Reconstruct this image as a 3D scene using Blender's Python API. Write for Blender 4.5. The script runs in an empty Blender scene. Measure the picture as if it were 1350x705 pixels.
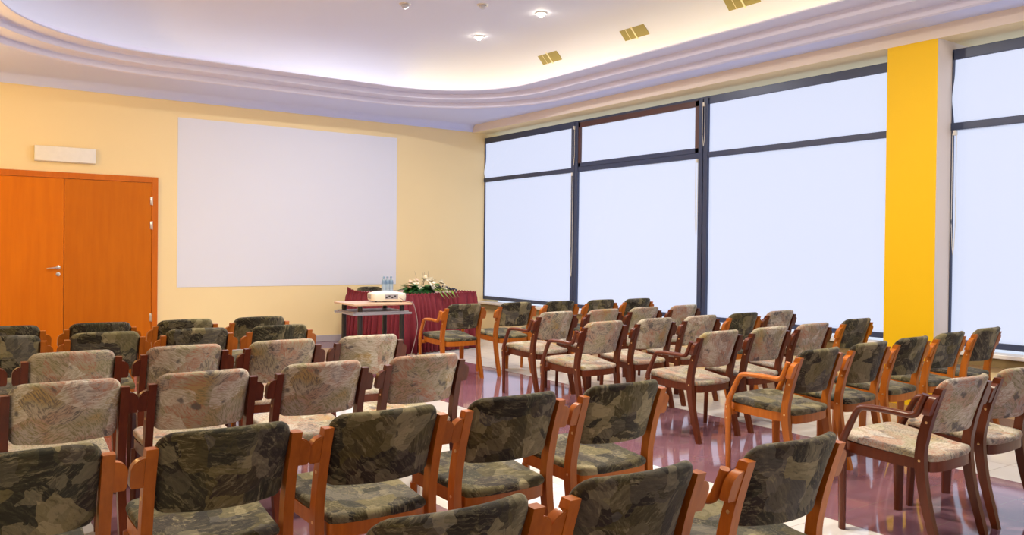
import bpy, bmesh, math, random
from mathutils import Vector, Matrix
random.seed(7)
C = bpy.context.scene.collection
PI = math.pi
U = 1.38 / 1.3            # survey units -> metres

# ------------------------------------------------------------------ helpers
def tag(o, label=None, cat=None, group=None, kind=None):
    if label: o['label'] = label
    if cat: o['category'] = cat
    if group: o['group'] = group
    if kind: o['kind'] = kind
    return o

def empty(name, loc=(0, 0, 0), rz=0.0, parent=None):
    o = bpy.data.objects.new(name, None)
    C.objects.link(o)
    o.empty_display_size = 0.1
    o.location = loc
    o.rotation_euler = (0, 0, rz)
    if parent: o.parent = parent
    return o

def link(name, bm, mats, parent=None, smooth=False, loc=None, rz=None, angle=None):
    me = bpy.data.meshes.new(name)
    bmesh.ops.recalc_face_normals(bm, faces=bm.faces[:])
    bm.to_mesh(me)
    bm.free()
    if not isinstance(mats, (list, tuple)): mats = [mats]
    for m in mats: me.materials.append(m)
    if smooth:
        for p in me.polygons: p.use_smooth = True
        if angle: me.set_sharp_from_angle(angle=math.radians(angle))
    o = bpy.data.objects.new(name, me)
    C.objects.link(o)
    if parent: o.parent = parent
    if loc: o.location = loc
    if rz is not None: o.rotation_euler = (0, 0, rz)
    return o

def box(bm, x0, x1, y0, y1, z0, z1, bevel=0.0, mi=0, M=None):
    vs = [bm.verts.new(Vector((x, y, z))) for x in (x0, x1) for y in (y0, y1) for z in (z0, z1)]
    idx = [(0, 1, 3, 2), (4, 6, 7, 5), (0, 4, 5, 1), (2, 3, 7, 6), (0, 2, 6, 4), (1, 5, 7, 3)]
    fs = [bm.faces.new([vs[i] for i in f]) for f in idx]
    for f in fs: f.material_index = mi
    allv = list(vs)
    if bevel > 0:
        es = list({e for f in fs for e in f.edges})
        r = bmesh.ops.bevel(bm, geom=es, offset=bevel, segments=2, affect='EDGES', profile=0.5)
        allv = list({v for f in r['faces'] for v in f.verts} | {v for v in vs if v.is_valid})
        for f in r['faces']: f.material_index = mi
        comp = set()
        for v in allv:
            for f in v.link_faces: comp.add(f); f.material_index = mi
    if M is not None:
        for v in allv: v.co = M @ v.co
    return bm

def prism(bm, pts, axis, a0, a1, bevel=0.0, mi=0):
    """Extrude a 2D polygon. axis 'x': pts are (y,z); 'y': (x,z); 'z': (x,y)."""
    def mk(p, a):
        if axis == 'x': return Vector((a, p[0], p[1]))
        if axis == 'y': return Vector((p[0], a, p[1]))
        return Vector((p[0], p[1], a))
    A = [bm.verts.new(mk(p, a0)) for p in pts]
    B = [bm.verts.new(mk(p, a1)) for p in pts]
    fs = [bm.faces.new(A[::-1]), bm.faces.new(B)]
    n = len(pts)
    for i in range(n):
        fs.append(bm.faces.new([A[i], A[(i + 1) % n], B[(i + 1) % n], B[i]]))
    for f in fs: f.material_index = mi
    if bevel > 0:
        es = list(set(fs[0].edges) | set(fs[1].edges))
        r = bmesh.ops.bevel(bm, geom=es, offset=bevel, segments=2, affect='EDGES', profile=0.5)
        for f in r['faces']: f.material_index = mi
    return bm

def tube(bm, pts, r, seg=8, caps=True, mi=0):
    pts = [Vector(p) for p in pts]
    rs = r if isinstance(r, (list, tuple)) else [r] * len(pts)
    rings = []
    ref = Vector((0, 0, 1))
    for i, p in enumerate(pts):
        t = (pts[min(i + 1, len(pts) - 1)] - pts[max(i - 1, 0)]).normalized()
        a = t.cross(ref)
        if a.length < 1e-3: a = t.cross(Vector((0, 1, 0)))
        a.normalize()
        b = t.cross(a).normalized()
        rings.append([bm.verts.new(p + rs[i] * (math.cos(2 * PI * k / seg) * a + math.sin(2 * PI * k / seg) * b)) for k in range(seg)])
    for i in range(len(rings) - 1):
        for k in range(seg):
            f = bm.faces.new([rings[i][k], rings[i][(k + 1) % seg], rings[i + 1][(k + 1) % seg], rings[i + 1][k]])
            f.material_index = mi
    if caps:
        bm.faces.new(rings[0][::-1]).material_index = mi
        bm.faces.new(rings[-1]).material_index = mi
    return bm

def lathe(bm, prof, seg=20, M=None, mi=0):
    """prof: list of (r, z) from bottom to top."""
    rings = []
    for r, z in prof:
        if r < 1e-6:
            rings.append([bm.verts.new(Vector((0, 0, z)))])
        else:
            rings.append([bm.verts.new(Vector((r * math.cos(2 * PI * k / seg), r * math.sin(2 * PI * k / seg), z))) for k in range(seg)])
    for A, B in zip(rings[:-1], rings[1:]):
        for k in range(seg):
            k2 = (k + 1) % seg
            if len(A) == 1 and len(B) == 1: continue
            if len(A) == 1: f = bm.faces.new([A[0], B[k2], B[k]])
            elif len(B) == 1: f = bm.faces.new([A[k], A[k2], B[0]])
            else: f = bm.faces.new([A[k], A[k2], B[k2], B[k]])
            f.material_index = mi
    if M is not None:
        for R in rings:
            for v in R: v.co = M @ v.co
    return bm

def sweep_rect(bm, path, w, t, axis_x=Vector((1, 0, 0)), chamfer=0.25, mi=0):
    """Sweep a w (along axis_x) by t rounded rectangle along a path (points may carry own x)."""
    path = [Vector(p) for p in path]
    c = chamfer
    t0, w0 = (t[0] if isinstance(t, list) else t), (w[0] if isinstance(w, list) else w)
    k_ = c * t0 / w0
    sec = [(-.5, -.5 + c), (-.5, .5 - c), (-.5 + k_, .5), (.5 - k_, .5), (.5, .5 - c), (.5, -.5 + c), (.5 - k_, -.5), (-.5 + k_, -.5)]
    rings = []
    for i, p in enumerate(path):
        tg = (path[min(i + 1, len(path) - 1)] - path[max(i - 1, 0)]).normalized()
        ax = axis_x[i] if isinstance(axis_x, list) else axis_x
        nrm = ax.cross(tg).normalized()
        ww = w[i] if isinstance(w, list) else w
        tt = t[i] if isinstance(t, list) else t
        rings.append([bm.verts.new(p + ax * (a * ww) + nrm * (b * tt)) for a, b in sec])
    n = len(sec)
    for i in range(len(rings) - 1):
        for k in range(n):
            bm.faces.new([rings[i][k], rings[i][(k + 1) % n], rings[i + 1][(k + 1) % n], rings[i + 1][k]]).material_index = mi
    bm.faces.new(rings[0][::-1]).material_index = mi
    bm.faces.new(rings[-1]).material_index = mi
    return bm

def smooth_path(pts, n=4):
    """Catmull-Rom through the points."""
    P = [Vector(p) for p in pts]
    out = []
    for i in range(len(P) - 1):
        p0, p1, p2, p3 = P[max(i - 1, 0)], P[i], P[i + 1], P[min(i + 2, len(P) - 1)]
        for k in range(n):
            t = k / n
            out.append(0.5 * ((2 * p1) + (p2 - p0) * t + (2 * p0 - 5 * p1 + 4 * p2 - p3) * t * t + (3 * p1 - p0 - 3 * p2 + p3) * t ** 3))
    out.append(P[-1])
    return out

# ------------------------------------------------------------------ materials
class NT:
    def __init__(self, name):
        self.m = bpy.data.materials.new(name)
        self.m.use_nodes = True
        self.t = self.m.node_tree
        self.t.nodes.clear()
        self.out = self.t.nodes.new('ShaderNodeOutputMaterial')
    def n(self, typ, **kw):
        nd = self.t.nodes.new(typ)
        for k, v in kw.items():
            if k in nd.inputs.keys(): self.set(nd.inputs[k], v)
            else: setattr(nd, k, v)
        return nd
    def set(self, sock, v):
        if isinstance(v, bpy.types.NodeSocket): self.t.links.new(v, sock)
        else: sock.default_value = v
    def math(self, op, a, b=None, c=None, clamp=False):
        nd = self.t.nodes.new('ShaderNodeMath'); nd.operation = op; nd.use_clamp = clamp
        for i, v in enumerate((a, b, c)):
            if v is not None: self.set(nd.inputs[i], v)
        return nd.outputs[0]
    def vmath(self, op, a, b=None):
        nd = self.t.nodes.new('ShaderNodeVectorMath'); nd.operation = op
        self.set(nd.inputs[0], a)
        if b is not None:
            self.set(nd.inputs[3] if op == 'SCALE' else nd.inputs[1], b)
        return nd.outputs[0]
    def mix(self, f, a, b, blend='MIX'):
        nd = self.t.nodes.new('ShaderNodeMix'); nd.data_type = 'RGBA'; nd.blend_type = blend
        self.set(nd.inputs[0], f); self.set(nd.inputs[6], a); self.set(nd.inputs[7], b)
        return nd.outputs[2]
    def ramp(self, f, stops, interp='LINEAR'):
        nd = self.t.nodes.new('ShaderNodeValToRGB')
        cr = nd.color_ramp; cr.interpolation = interp
        while len(cr.elements) < len(stops): cr.elements.new(0.5)
        for e, (p, c) in zip(cr.elements, stops):
            e.position = p; e.color = (c[0], c[1], c[2], 1) if len(c) == 3 else c
        self.set(nd.inputs[0], f)
        return nd.outputs[0]
    def bsdf(self, **kw):
        b = self.t.nodes.new('ShaderNodeBsdfPrincipled')
        for k, v in kw.items(): self.set(b.inputs[k.replace('_', ' ')], v)
        self.t.links.new(b.outputs[0], self.out.inputs[0])
        return b

def rgb(r, g, b): return (r, g, b, 1.0)

def plain(name, col, rough=0.5, metal=0.0, noise=0.06, scale=20.0, spec=0.5, coat=0.0, trans=0.0):
    t = NT(name)
    tc = t.n('ShaderNodeTexCoord')
    nz = t.n('ShaderNodeTexNoise', Vector=tc.outputs['Object'], Scale=scale, Detail=3.0)
    f = t.math('MULTIPLY_ADD', nz.outputs[0], noise * 2, 1 - noise)
    c = t.vmath('SCALE', rgb(*col)[:3], f)
    kw = dict(Base_Color=c, Roughness=rough, Metallic=metal, Specular_IOR_Level=spec, Coat_Weight=coat)
    if trans: kw['Transmission_Weight'] = trans
    t.bsdf(**kw)
    return t.m

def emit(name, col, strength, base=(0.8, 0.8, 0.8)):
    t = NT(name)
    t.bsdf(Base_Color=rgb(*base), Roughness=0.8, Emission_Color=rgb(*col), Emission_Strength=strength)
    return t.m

def wood(name, dark, light, rough=0.32, scale=1.0, coat=0.25, spec=0.5):
    t = NT(name)
    tc = t.n('ShaderNodeTexCoord')
    oi = t.n('ShaderNodeObjectInfo')
    off = t.vmath('SCALE', (7.0, 3.0, 5.0), oi.outputs['Random'])
    co = t.vmath('ADD', tc.outputs['Object'], off)
    mp = t.n('ShaderNodeMapping', Vector=co, Scale=(40 * scale, 40 * scale, 3.5 * scale))
    nz = t.n('ShaderNodeTexNoise', Vector=mp.outputs[0], Scale=1.0, Detail=4.0, Roughness=0.6)
    c = t.ramp(nz.outputs[0], [(0.3, dark), (0.7, light)])
    v = t.math('MULTIPLY_ADD', oi.outputs['Random'], 0.3, 0.85)
    c = t.vmath('SCALE', c, v)
    t.bsdf(Base_Color=c, Roughness=rough, Coat_Weight=coat, Coat_Roughness=0.15, Specular_IOR_Level=spec)
    return t.m

def fabric_base(t):
    tc = t.n('ShaderNodeTexCoord')
    oi = t.n('ShaderNodeObjectInfo')
    off = t.vmath('SCALE', (17.0, 11.0, 23.0), oi.outputs['Random'])
    co = t.vmath('ADD', tc.outputs['Object'], off)
    w = t.n('ShaderNodeTexNoise', Vector=co, Scale=6.0, Detail=3.0)
    d = t.vmath('SUBTRACT', w.outputs['Color'], (0.5, 0.5, 0.5))
    return co, t.vmath('ADD', co, t.vmath('SCALE', d, 0.065))

def fabric_dark():
    t = NT('dark_patchwork_fabric')
    co, wp = fabric_base(t)
    rg = t.n('ShaderNodeTexNoise', Vector=t.n('ShaderNodeMapping', Vector=co, Scale=(60, 60, 25)).outputs[0], Scale=1.0, Detail=3.0)
    wp = t.vmath('ADD', wp, t.vmath('SCALE', t.vmath('SUBTRACT', rg.outputs['Color'], (.5, .5, .5)), .014))
    v1 = t.n('ShaderNodeTexVoronoi', Vector=wp, Scale=7.5, distance='CHEBYCHEV')
    s1 = t.n('ShaderNodeSeparateColor', Color=v1.outputs['Color'])
    c1 = t.ramp(s1.outputs[0], [(0.0, (.018, .013, .007)), (0.16, (.085, .068, .022)), (0.30, (.034, .034, .020)), (0.44, (.18, .15, .066)),
                                (0.56, (.040, .028, .022)), (0.68, (.11, .10, .085)), (0.80, (.020, .017, .012)), (0.90, (.28, .235, .12))], 'CONSTANT')
    v2 = t.n('ShaderNodeTexVoronoi', Vector=wp, Scale=17.0, distance='CHEBYCHEV')
    s2 = t.n('ShaderNodeSeparateColor', Color=v2.outputs['Color'])
    c2 = t.ramp(s2.outputs[1], [(0.0, (.012, .011, .008)), (0.3, (.07, .058, .022)), (0.5, (.035, .032, .024)), (0.75, (.15, .13, .09)), (0.9, (.30, .26, .16))], 'CONSTANT')
    c = t.mix(0.38, c1, c2)
    # dry-brush strokes, direction differs from patch to patch
    ang = t.math('MULTIPLY', t.math('ROUND', t.math('MULTIPLY', s1.outputs[2], 3.0)), 0.75)
    rot = t.n('ShaderNodeVectorRotate', Vector=wp, Angle=ang, rotation_type='Y_AXIS')
    mp = t.n('ShaderNodeMapping', Vector=rot.outputs[0], Scale=(110, 60, 13))
    st = t.n('ShaderNodeTexNoise', Vector=mp.outputs[0], Scale=1.0, Detail=4.0, Roughness=0.7)
    f = t.ramp(st.outputs[0], [(0.50, (0, 0, 0)), (0.68, (1, 1, 1))])
    c = t.mix(t.math('MULTIPLY', f, t.math('MULTIPLY_ADD', s2.outputs[0], 0.8, 0.12)), c, rgb(.27, .23, .13))
    f2 = t.ramp(st.outputs[0], [(0.30, (1, 1, 1)), (0.46, (0, 0, 0))])
    c = t.mix(t.math('MULTIPLY', f2, 0.6), c, rgb(.012, .011, .007))
    bp = t.n('ShaderNodeTexNoise', Vector=co, Scale=420.0, Detail=2.0)
    bn = t.n('ShaderNodeBump', Height=bp.outputs[0], Strength=0.25, Distance=0.004)
    t.bsdf(Base_Color=c, Roughness=0.85, Specular_IOR_Level=0.25, Normal=bn.outputs[0], Sheen_Weight=0.1)
    return t.m

def fabric_light():
    t = NT('light_brushstroke_fabric')
    co, wp = fabric_base(t)
    n1 = t.n('ShaderNodeTexNoise', Vector=wp, Scale=6.0, Detail=2.0)
    c = t.ramp(n1.outputs[0], [(0.30, (.40, .28, .12)), (0.40, (.36, .32, .22)), (0.50, (.43, .37, .29)), (0.58, (.40, .27, .20)), (0.68, (.38, .34, .31))])
    v1 = t.n('ShaderNodeTexVoronoi', Vector=wp, Scale=9.0)
    s1 = t.n('ShaderNodeSeparateColor', Color=v1.outputs['Color'])
    ang = t.math('MULTIPLY', s1.outputs[2], 2.4)
    rot = t.n('ShaderNodeVectorRotate', Vector=wp, Angle=ang, rotation_type='Y_AXIS')
    mp = t.n('ShaderNodeMapping', Vector=rot.outputs[0], Scale=(170, 90, 20))
    st = t.n('ShaderNodeTexNoise', Vector=mp.outputs[0], Scale=1.0, Detail=4.0, Roughness=0.7)
    pat = t.ramp(s1.outputs[0], [(0.0, (.36, .16, .10)), (0.25, (.20, .18, .09)), (0.5, (.13, .11, .10)), (0.75, (.58, .53, .45))], 'CONSTANT')
    f = t.ramp(st.outputs[0], [(0.47, (0, 0, 0)), (0.58, (1, 1, 1))])
    c = t.mix(t.math('MULTIPLY', f, 0.85), c, pat)
    f2 = t.ramp(st.outputs[0], [(0.30, (1, 1, 1)), (0.40, (0, 0, 0))])
    c = t.mix(t.math('MULTIPLY', f2, 0.7), c, rgb(.10, .085, .075))
    # blots and short scribbles
    n3 = t.n('ShaderNodeTexNoise', Vector=wp, Scale=15.0, Detail=3.0)
    f3 = t.ramp(n3.outputs[0], [(0.61, (0, 0, 0)), (0.68, (1, 1, 1))])
    c = t.mix(t.math('MULTIPLY', f3, 0.8), c, rgb(.085, .078, .085))
    n4 = t.n('ShaderNodeTexNoise', Vector=wp, Scale=24.0, Detail=2.0)
    d4 = t.math('ABSOLUTE', t.math('SUBTRACT', n4.outputs[0], 0.5))
    f4 = t.ramp(d4, [(0.0, (1, 1, 1)), (0.012, (0, 0, 0))])
    gate = t.ramp(n1.outputs[0], [(0.48, (0, 0, 0)), (0.56, (1, 1, 1))])
    c = t.mix(t.math('MULTIPLY', t.math('MULTIPLY', f4, gate), 0.6), c, rgb(.10, .085, .08))
    bp = t.n('ShaderNodeTexNoise', Vector=co, Scale=420.0, Detail=2.0)
    bn = t.n('ShaderNodeBump', Height=bp.outputs[0], Strength=0.25, Distance=0.004)
    t.bsdf(Base_Color=c, Roughness=0.85, Specular_IOR_Level=0.25, Normal=bn.outputs[0], Sheen_Weight=0.1)
    return t.m

def paint(name, col, rough=0.6, var=0.03):
    t = NT(name)
    tc = t.n('ShaderNodeTexCoord')
    nz = t.n('ShaderNodeTexNoise', Vector=tc.outputs['Object'], Scale=1.3, Detail=3.0)
    f = t.math('MULTIPLY_ADD', nz.outputs[0], var * 2, 1 - var)
    c = t.vmath('SCALE', col, f)
    fine = t.n('ShaderNodeTexNoise', Vector=tc.outputs['Object'], Scale=160.0, Detail=2.0)
    bn = t.n('ShaderNodeBump', Height=fine.outputs[0], Strength=0.05, Distance=0.002)
    t.bsdf(Base_Color=c, Roughness=rough, Specular_IOR_Level=0.3, Normal=bn.outputs[0])
    return t.m

def floor_mat():
    t = NT('polished_floor_tiles')
    tc = t.n('ShaderNodeTexCoord')
    xyz = t.n('ShaderNodeSeparateXYZ', Vector=tc.outputs['Object'])
    X, Y = xyz.outputs[0], xyz.outputs[1]
    band = t.math('FLOORED_MODULO', t.math('FLOOR', t.math('DIVIDE', t.math('SUBTRACT', X, BAND_X0), BAND_W)), 2.0)
    T = BAND_W / 4
    ux = t.math('DIVIDE', t.math('SUBTRACT', X, BAND_X0), T)
    uy = t.math('DIVIDE', t.math('ADD', Y, 0.13), T)
    fx, fy = t.math('FRACT', ux), t.math('FRACT', uy)
    ex = t.math('MINIMUM', fx, t.math('SUBTRACT', 1.0, fx))
    ey = t.math('MINIMUM', fy, t.math('SUBTRACT', 1.0, fy))
    e = t.math('MINIMUM', ex, ey)
    grout = t.math('LESS_THAN', e, 0.006)
    cell = t.n('ShaderNodeCombineXYZ', X=t.math('FLOOR', ux), Y=t.math('FLOOR', uy))
    wn = t.n('ShaderNodeTexWhiteNoise', Vector=cell.outputs[0], noise_dimensions='3D')
    nz = t.n('ShaderNodeTexNoise', Vector=tc.outputs['Object'], Scale=9.0, Detail=5.0, Roughness=0.65)
    var = t.math('ADD', t.math('MULTIPLY_ADD', wn.outputs['Value'], 0.10, 0.90), t.math('MULTIPLY', nz.outputs[0], 0.12))
    light = t.vmath('SCALE', TILE_LIGHT, var)
    rose = t.vmath('SCALE', TILE_ROSE, var)
    c = t.mix(band, rose, light)      # band 0, along the aisle, is rose
    c = t.mix(t.math('MULTIPLY', grout, 0.6), c, rgb(.22, .18, .16))
    b = t.bsdf(Base_Color=c, Roughness=t.math('MULTIPLY_ADD', nz.outputs[0], 0.05, 0.03), Specular_IOR_Level=1.0)
    return t.m

BAND_X0, BAND_W = 3.885, 1.60
TILE_LIGHT, TILE_ROSE = (.74, .72, .72), (.215, .108, .145)

M = {}
M['wall'] = paint('apricot_wall_paint', (.88, .71, .40), 0.6)
M['ceiling'] = paint('lilac_white_plaster', (.64, .69, .97), 0.7, 0.015)
M['vault'] = paint('pale_plaster', (.70, .72, .88), 0.7, 0.015)
M['yellow'] = paint('yellow_column_paint', (.84, .51, .004), 0.5)
M['screen'] = paint('white_screen_paint', (.74, .765, .87), 0.75, 0.01)
M['floor'] = floor_mat()
M['skirting'] = plain('lilac_grey_skirting', (.46, .42, .46), 0.4)
M['cornice'] = paint('white_cornice_plaster', (.70, .70, .88), 0.65, 0.01)
M['reveal'] = paint('pale_beige_reveal', (.78, .68, .60), 0.6)
M['sill'] = plain('pale_sill_laminate', (.74, .70, .66), 0.3)
M['sill_shade'] = plain('olive_sill_shade', (.20, .135, .05), 0.5)  # dark olive holds the shade below the sill
M['navy'] = plain('dark_blue_window_frame', (.040, .055, .115), 0.35, 0.1)
M['brown_frame'] = plain('brown_window_frame', (.085, .035, .03), 0.4)
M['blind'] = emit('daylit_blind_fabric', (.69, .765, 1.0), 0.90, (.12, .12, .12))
M['chain'] = plain('white_bead_chain', (.75, .72, .66), 0.4)
M['door'] = wood('orange_door_veneer', (.60, .150, .002), (.67, .180, .003), 0.5, 0.35, 0.0, 0.15)
M['door_frame'] = wood('orange_door_frame_wood', (.50, .115, .004), (.58, .145, .006), 0.45, 0.5, 0.0, 0.2)
M['steel'] = plain('brushed_steel', (.72, .66, .58), 0.28, 1.0)
M['dark'] = plain('black_plastic', (.02, .02, .022), 0.45)
M['white_plastic'] = plain('white_plastic', (.82, .80, .76), 0.4)
M['cream_plastic'] = plain('ivory_plastic', (.80, .76, .66), 0.42)
M['vent'] = plain('khaki_grille', (.33, .27, .09), 0.6)
M['vent_rim'] = plain('cream_grille_divider', (.85, .76, .50), 0.5)
M['wood_orange'] = wood('orange_brown_beech', (.34, .090, .008), (.46, .132, .014), coat=0.08, spec=0.3)
M['wood_red'] = wood('dark_red_mahogany', (.082, .015, .005), (.125, .026, .008), coat=0.10, spec=0.3)
M['brass'] = plain('brass_screw', (.75, .50, .25), 0.3, 0.8)
M['fab_dark'] = fabric_dark()
M['fab_light'] = fabric_light()
M['burgundy'] = plain('burgundy_cloth', (.17, .009, .020), 0.75, noise=0.2, scale=30)
M['table_cloth'] = plain('pale_pink_table_top', (.48, .30, .32), 0.5)
M['table_wood'] = wood('pale_beech_top', (.66, .42, .27), (.76, .52, .36), 0.3, 0.6)
M['grey_metal'] = plain('grey_painted_metal', (.38, .37, .42), 0.4, 0.3)
M['black_metal'] = plain('black_metal', (.02, .017, .017), 0.4)
M['cable'] = plain('grey_cable', (.42, .33, .33), 0.5)
M['water'] = plain('clear_blue_plastic', (.62, .78, .88), 0.08, trans=0.45, noise=0.0)
M['bottle_label'] = plain('blue_bottle_label', (.20, .30, .42), 0.5)
M['leaf'] = plain('dark_green_leaf', (.03, .15, .035), 0.45, noise=0.4, scale=25)
M['leaf_light'] = plain('yellow_green_leaf', (.17, .27, .04), 0.5, noise=0.3, scale=25)
M['petal_white'] = plain('cream_petal', (.86, .80, .66), 0.6, noise=0.08)
M['petal_pink'] = plain('peach_petal', (.80, .55, .42), 0.6, noise=0.1)
M['berry'] = plain('dark_berry_sprig', (.03, .035, .06), 0.5)
M['twig'] = plain('brown_twig', (.16, .09, .07), 0.6)
M['lamp_on'] = emit('lit_spot_bulb', (1.0, .90, .66), 60.0)
M['lamp_off'] = plain('unlit_lamp_glass', (.55, .55, .6), 0.2)

# ------------------------------------------------------------------ setting
YB = 11.15 * U                # front wall (with the white screen)
XW = 7.224 * U                # window plane
XB = 7.42                     # face of the beam over the windows
ZB = 3.130 * U                # beam underside
ZS = 3.245 * U                # soffit
XL, YR = -0.955, -3.2         # left wall, rear wall
def S(o): o['kind'] = 'structure'; return o

bm = bmesh.new(); box(bm, XL - .2, XW + .3, YR - .2, YB + .2, -0.12, 0.0)
S(link('floor', bm, M['floor']))
bm = bmesh.new(); box(bm, XL - .2, XW + .3, YB, YB + .2, 0.0, 4.6)
S(link('wall_front', bm, M['wall']))
bm = bmesh.new(); box(bm, XL - .2, XL, YR, YB, 0.0, 4.6)
S(link('wall_left', bm, M['wall']))
bm = bmesh.new(); box(bm, XL - .2, XW + .3, YR - .2, YR, 0.0, 4.6)
S(link('wall_rear', bm, M['wall']))
# window wall: parapet, beam, outer lintel
bm = bmesh.new()
box(bm, 7.565, XW + .3, YR, YB, 0.0, .505)
S(link('wall_right', bm, M['wall']))
bm = bmesh.new()
box(bm, XB, XW + .3, YR, YB, ZB, ZS + .1)
for f in bm.faces:
    if f.calc_center_median().z < ZB + .01: f.material_index = 1
S(link('trim_1', bm, [M['reveal'], M['wall']]))
# wall pieces around windows: yellow column and a rear one
yc0, yc1 = 3.79 * U, 4.245 * U
bm = bmesh.new(); box(bm, XB, XW + .3, yc0, yc1, 0.0, ZB)
for f in bm.faces:
    if abs(f.calc_center_median().x - XB) > 1e-3: f.material_index = 1
S(link('wall_column', bm, [M['yellow'], M['reveal']]))
bm = bmesh.new(); box(bm, XB, XW + .3, YR, -1.0, 0.0, ZB)
S(link('wall_right_rear', bm, M['wall']))
# sill boards
for i, (y0, y1) in enumerate(((yc1 + .002, YB - .001), (-0.99, yc0 - .002))):
    bm = bmesh.new()
    box(bm, 7.475, XW - .012, y0, y1, .508, .545, 0.006)
    box(bm, 7.500, 7.563, y0, y1, .43, .506, 0.0, 1)  # dark strip painted in as the shadow under the overhang
    S(link('trim_%d' % (i + 2), bm, [M['sill'], M['sill_shade']]))
# skirting of the front wall
bm = bmesh.new()
box(bm, 2.374 * U + .004, 7.56, YB - .016, YB - .0005, 0.001, .098, 0.004)
S(link('baseboard_front', bm, M['skirting']))

# windows: frames with mullions and transoms
ZF0, ZF1 = .536 * U, 3.045 * U
ZT0, ZT1 = 2.372 * U, 2.435 * U
def window(n, y_lo, y_hi, mullions, parts):
    w = empty('window_%d' % n, (XW, (y_lo + y_hi) / 2, ZF0)); S(w)
    o = Vector(w.location)
    def fr(name, mat, lst, bev=.004):
        b = bmesh.new()
        for q in lst: box(b, *q, bev)
        for v in b.verts: v.co -= o
        link(name, b, mat, w)
    x0, x1 = XW - .005, XW + .07
    fr('frame', M['navy'], [(x0, x1, y_lo, y_hi, ZF0, ZF0 + .055), (x0, x1, y_lo, y_hi, ZF1 - .075, ZF1 + .02), (x0, x1, y_hi - .02, y_hi, ZF0, ZF1), (x0, x1, y_lo, y_lo + .03, ZF0, ZF1)])
    fr('transom', M['navy'], [(x0 - .01, x1, y_lo, y_hi, ZT0, ZT1)])
    for (a, b_) in mullions:
        mid = (a + b_) / 2
        fr('mullion', M['navy'], [(x0 - .02, x1, a, mid - .006, ZF0, ZF1), (x0 - .02, x1, mid + .006, b_, ZF0, ZF1), (x0 + .01, x1, mid - .007, mid + .007, ZF0, ZF1)])
    for (a, b_) in parts:
        fr('sash_bottom_rail', M['navy'], [(x0 - .012, x0 + .03, a, b_, ZT1 + .001, ZT1 + .062)])
        fr('tilting_sash', M['brown_frame'], [(x0 - .012, x0 + .03, a, a + .065, ZT1 + .002, ZF1 - .01), (x0 - .012, x0 + .03, b_ - .045, b_, ZT1 + .002, ZF1 - .01), (x0 - .012, x0 + .03, a, b_, ZF1 - .085, ZF1 - .012)])
    g = bmesh.new(); box(g, x1 - .03, x1 - .022, y_lo + .01, y_hi - .01, ZF0 + .02, ZF1 - .01)
    for v in g.verts: v.co -= o
    link('glass', g, M['glass'], w)
    # strip of head plaster between frame and beam
    return w
t = NT('window_glass'); t.bsdf(Base_Color=rgb(.9, .95, 1), Roughness=0.05, Transmission_Weight=0.9); M['glass'] = t.m
m1 = (8.815 * U, 8.955 * U); m2 = (6.52 * U, 6.656 * U)
window(1, yc1, YB, [m1, m2], [(m2[1], m1[0])])
m3 = (1.33 * U, 1.46 * U)
window(2, -1.0, yc0, [m3], [])

def blind(y0, y1, z0, z1, label, chain_y=None, chain_z=None, curl=None, fold=None):
    x = XW + .012
    b = empty('roller_blind', (x, (y0 + y1) / 2, z0))
    tag(b, label, 'blind', 'daylit roller blinds in the window wall')
    ny, nz = 40, 30
    bm = bmesh.new()
    def off(y, z):
        d = 0.0015 * math.sin(3.1 * y + z) + 0.001 * math.sin(7 * z)
        if fold:
            fy0, fz0, fy1, fz1, wd, am = fold
            tt = max(0, min(1, (z - fz0) / (fz1 - fz0)))
            cy = fy0 + (fy1 - fy0) * tt
            s = (y - cy) / wd
            if z0 <= z and abs(s) < 1 and fz0 <= z <= fz1: d -= am * (1 - s * s) * math.sin(PI * tt) ** .5
        if curl:
            cy, cz, wd, am = curl
            s = ((y - cy) / wd) ** 2 + ((z - cz) / (wd * 1.6)) ** 2
            d -= am * math.exp(-s * 2)
        return d
    g = {}
    for i in range(ny + 1):
        for j in range(nz + 1):
            y = y0 + (y1 - y0) * i / ny; z = z0 + (z1 - z0) * j / nz
            g[i, j, 0] = bm.verts.new((off(y, z), y - b.location.y, z - z0))
            g[i, j, 1] = bm.verts.new((off(y, z) + .002, y - b.location.y, z - z0))
    for i in range(ny):
        for j in range(nz):
            bm.faces.new([g[i, j, 0], g[i + 1, j, 0], g[i + 1, j + 1, 0], g[i, j + 1, 0]])
            bm.faces.new([g[i, j, 1], g[i, j + 1, 1], g[i + 1, j + 1, 1], g[i + 1, j, 1]])
    for i in range(ny):
        for j in (0, nz): bm.faces.new([g[i, j, 0], g[i, j, 1], g[i + 1, j, 1], g[i + 1, j, 0]])
    for j in range(nz):
        for i in (0, ny): bm.faces.new([g[i, j, 0], g[i, j + 1, 0], g[i, j + 1, 1], g[i, j, 1]])
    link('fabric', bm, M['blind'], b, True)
    bm = bmesh.new()
    tube(bm, [(.012, y0 - b.location.y, z1 - z0 - .004), (.012, y1 - b.location.y, z1 - z0 - .004)], .012, 8)
    link('roller', bm, M['white_plastic'], b, True)
    if chain_y is not None:
        bm = bmesh.new()
        zl = chain_z - z0; cy = chain_y - b.location.y; n = 26; top = z1 - z0 - .03
        for s in (-1, 1):
            pts = [(-.05, cy + s * (.006 + .012 * min(1, k / 6)), zl + (top - zl) * k / n) for k in range(n + 1)]
            pts[0] = (-.05, cy, zl - .03)
            tube(bm, pts, .0028, 6)
        box(bm, -.062, -.020, cy - .013, cy + .013, top - .02, top + .025, .004)
        link('bead_chain', bm, M['chain'], b, True, angle=40)
    return b
gz = .012
secA = (m1[1], YB - .022); secB = (m2[1], m1[0]); secC = (yc1 + .031, m2[0]); secD = (m3[1], yc0 - .021); secE = (-.96, m3[0])
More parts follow.
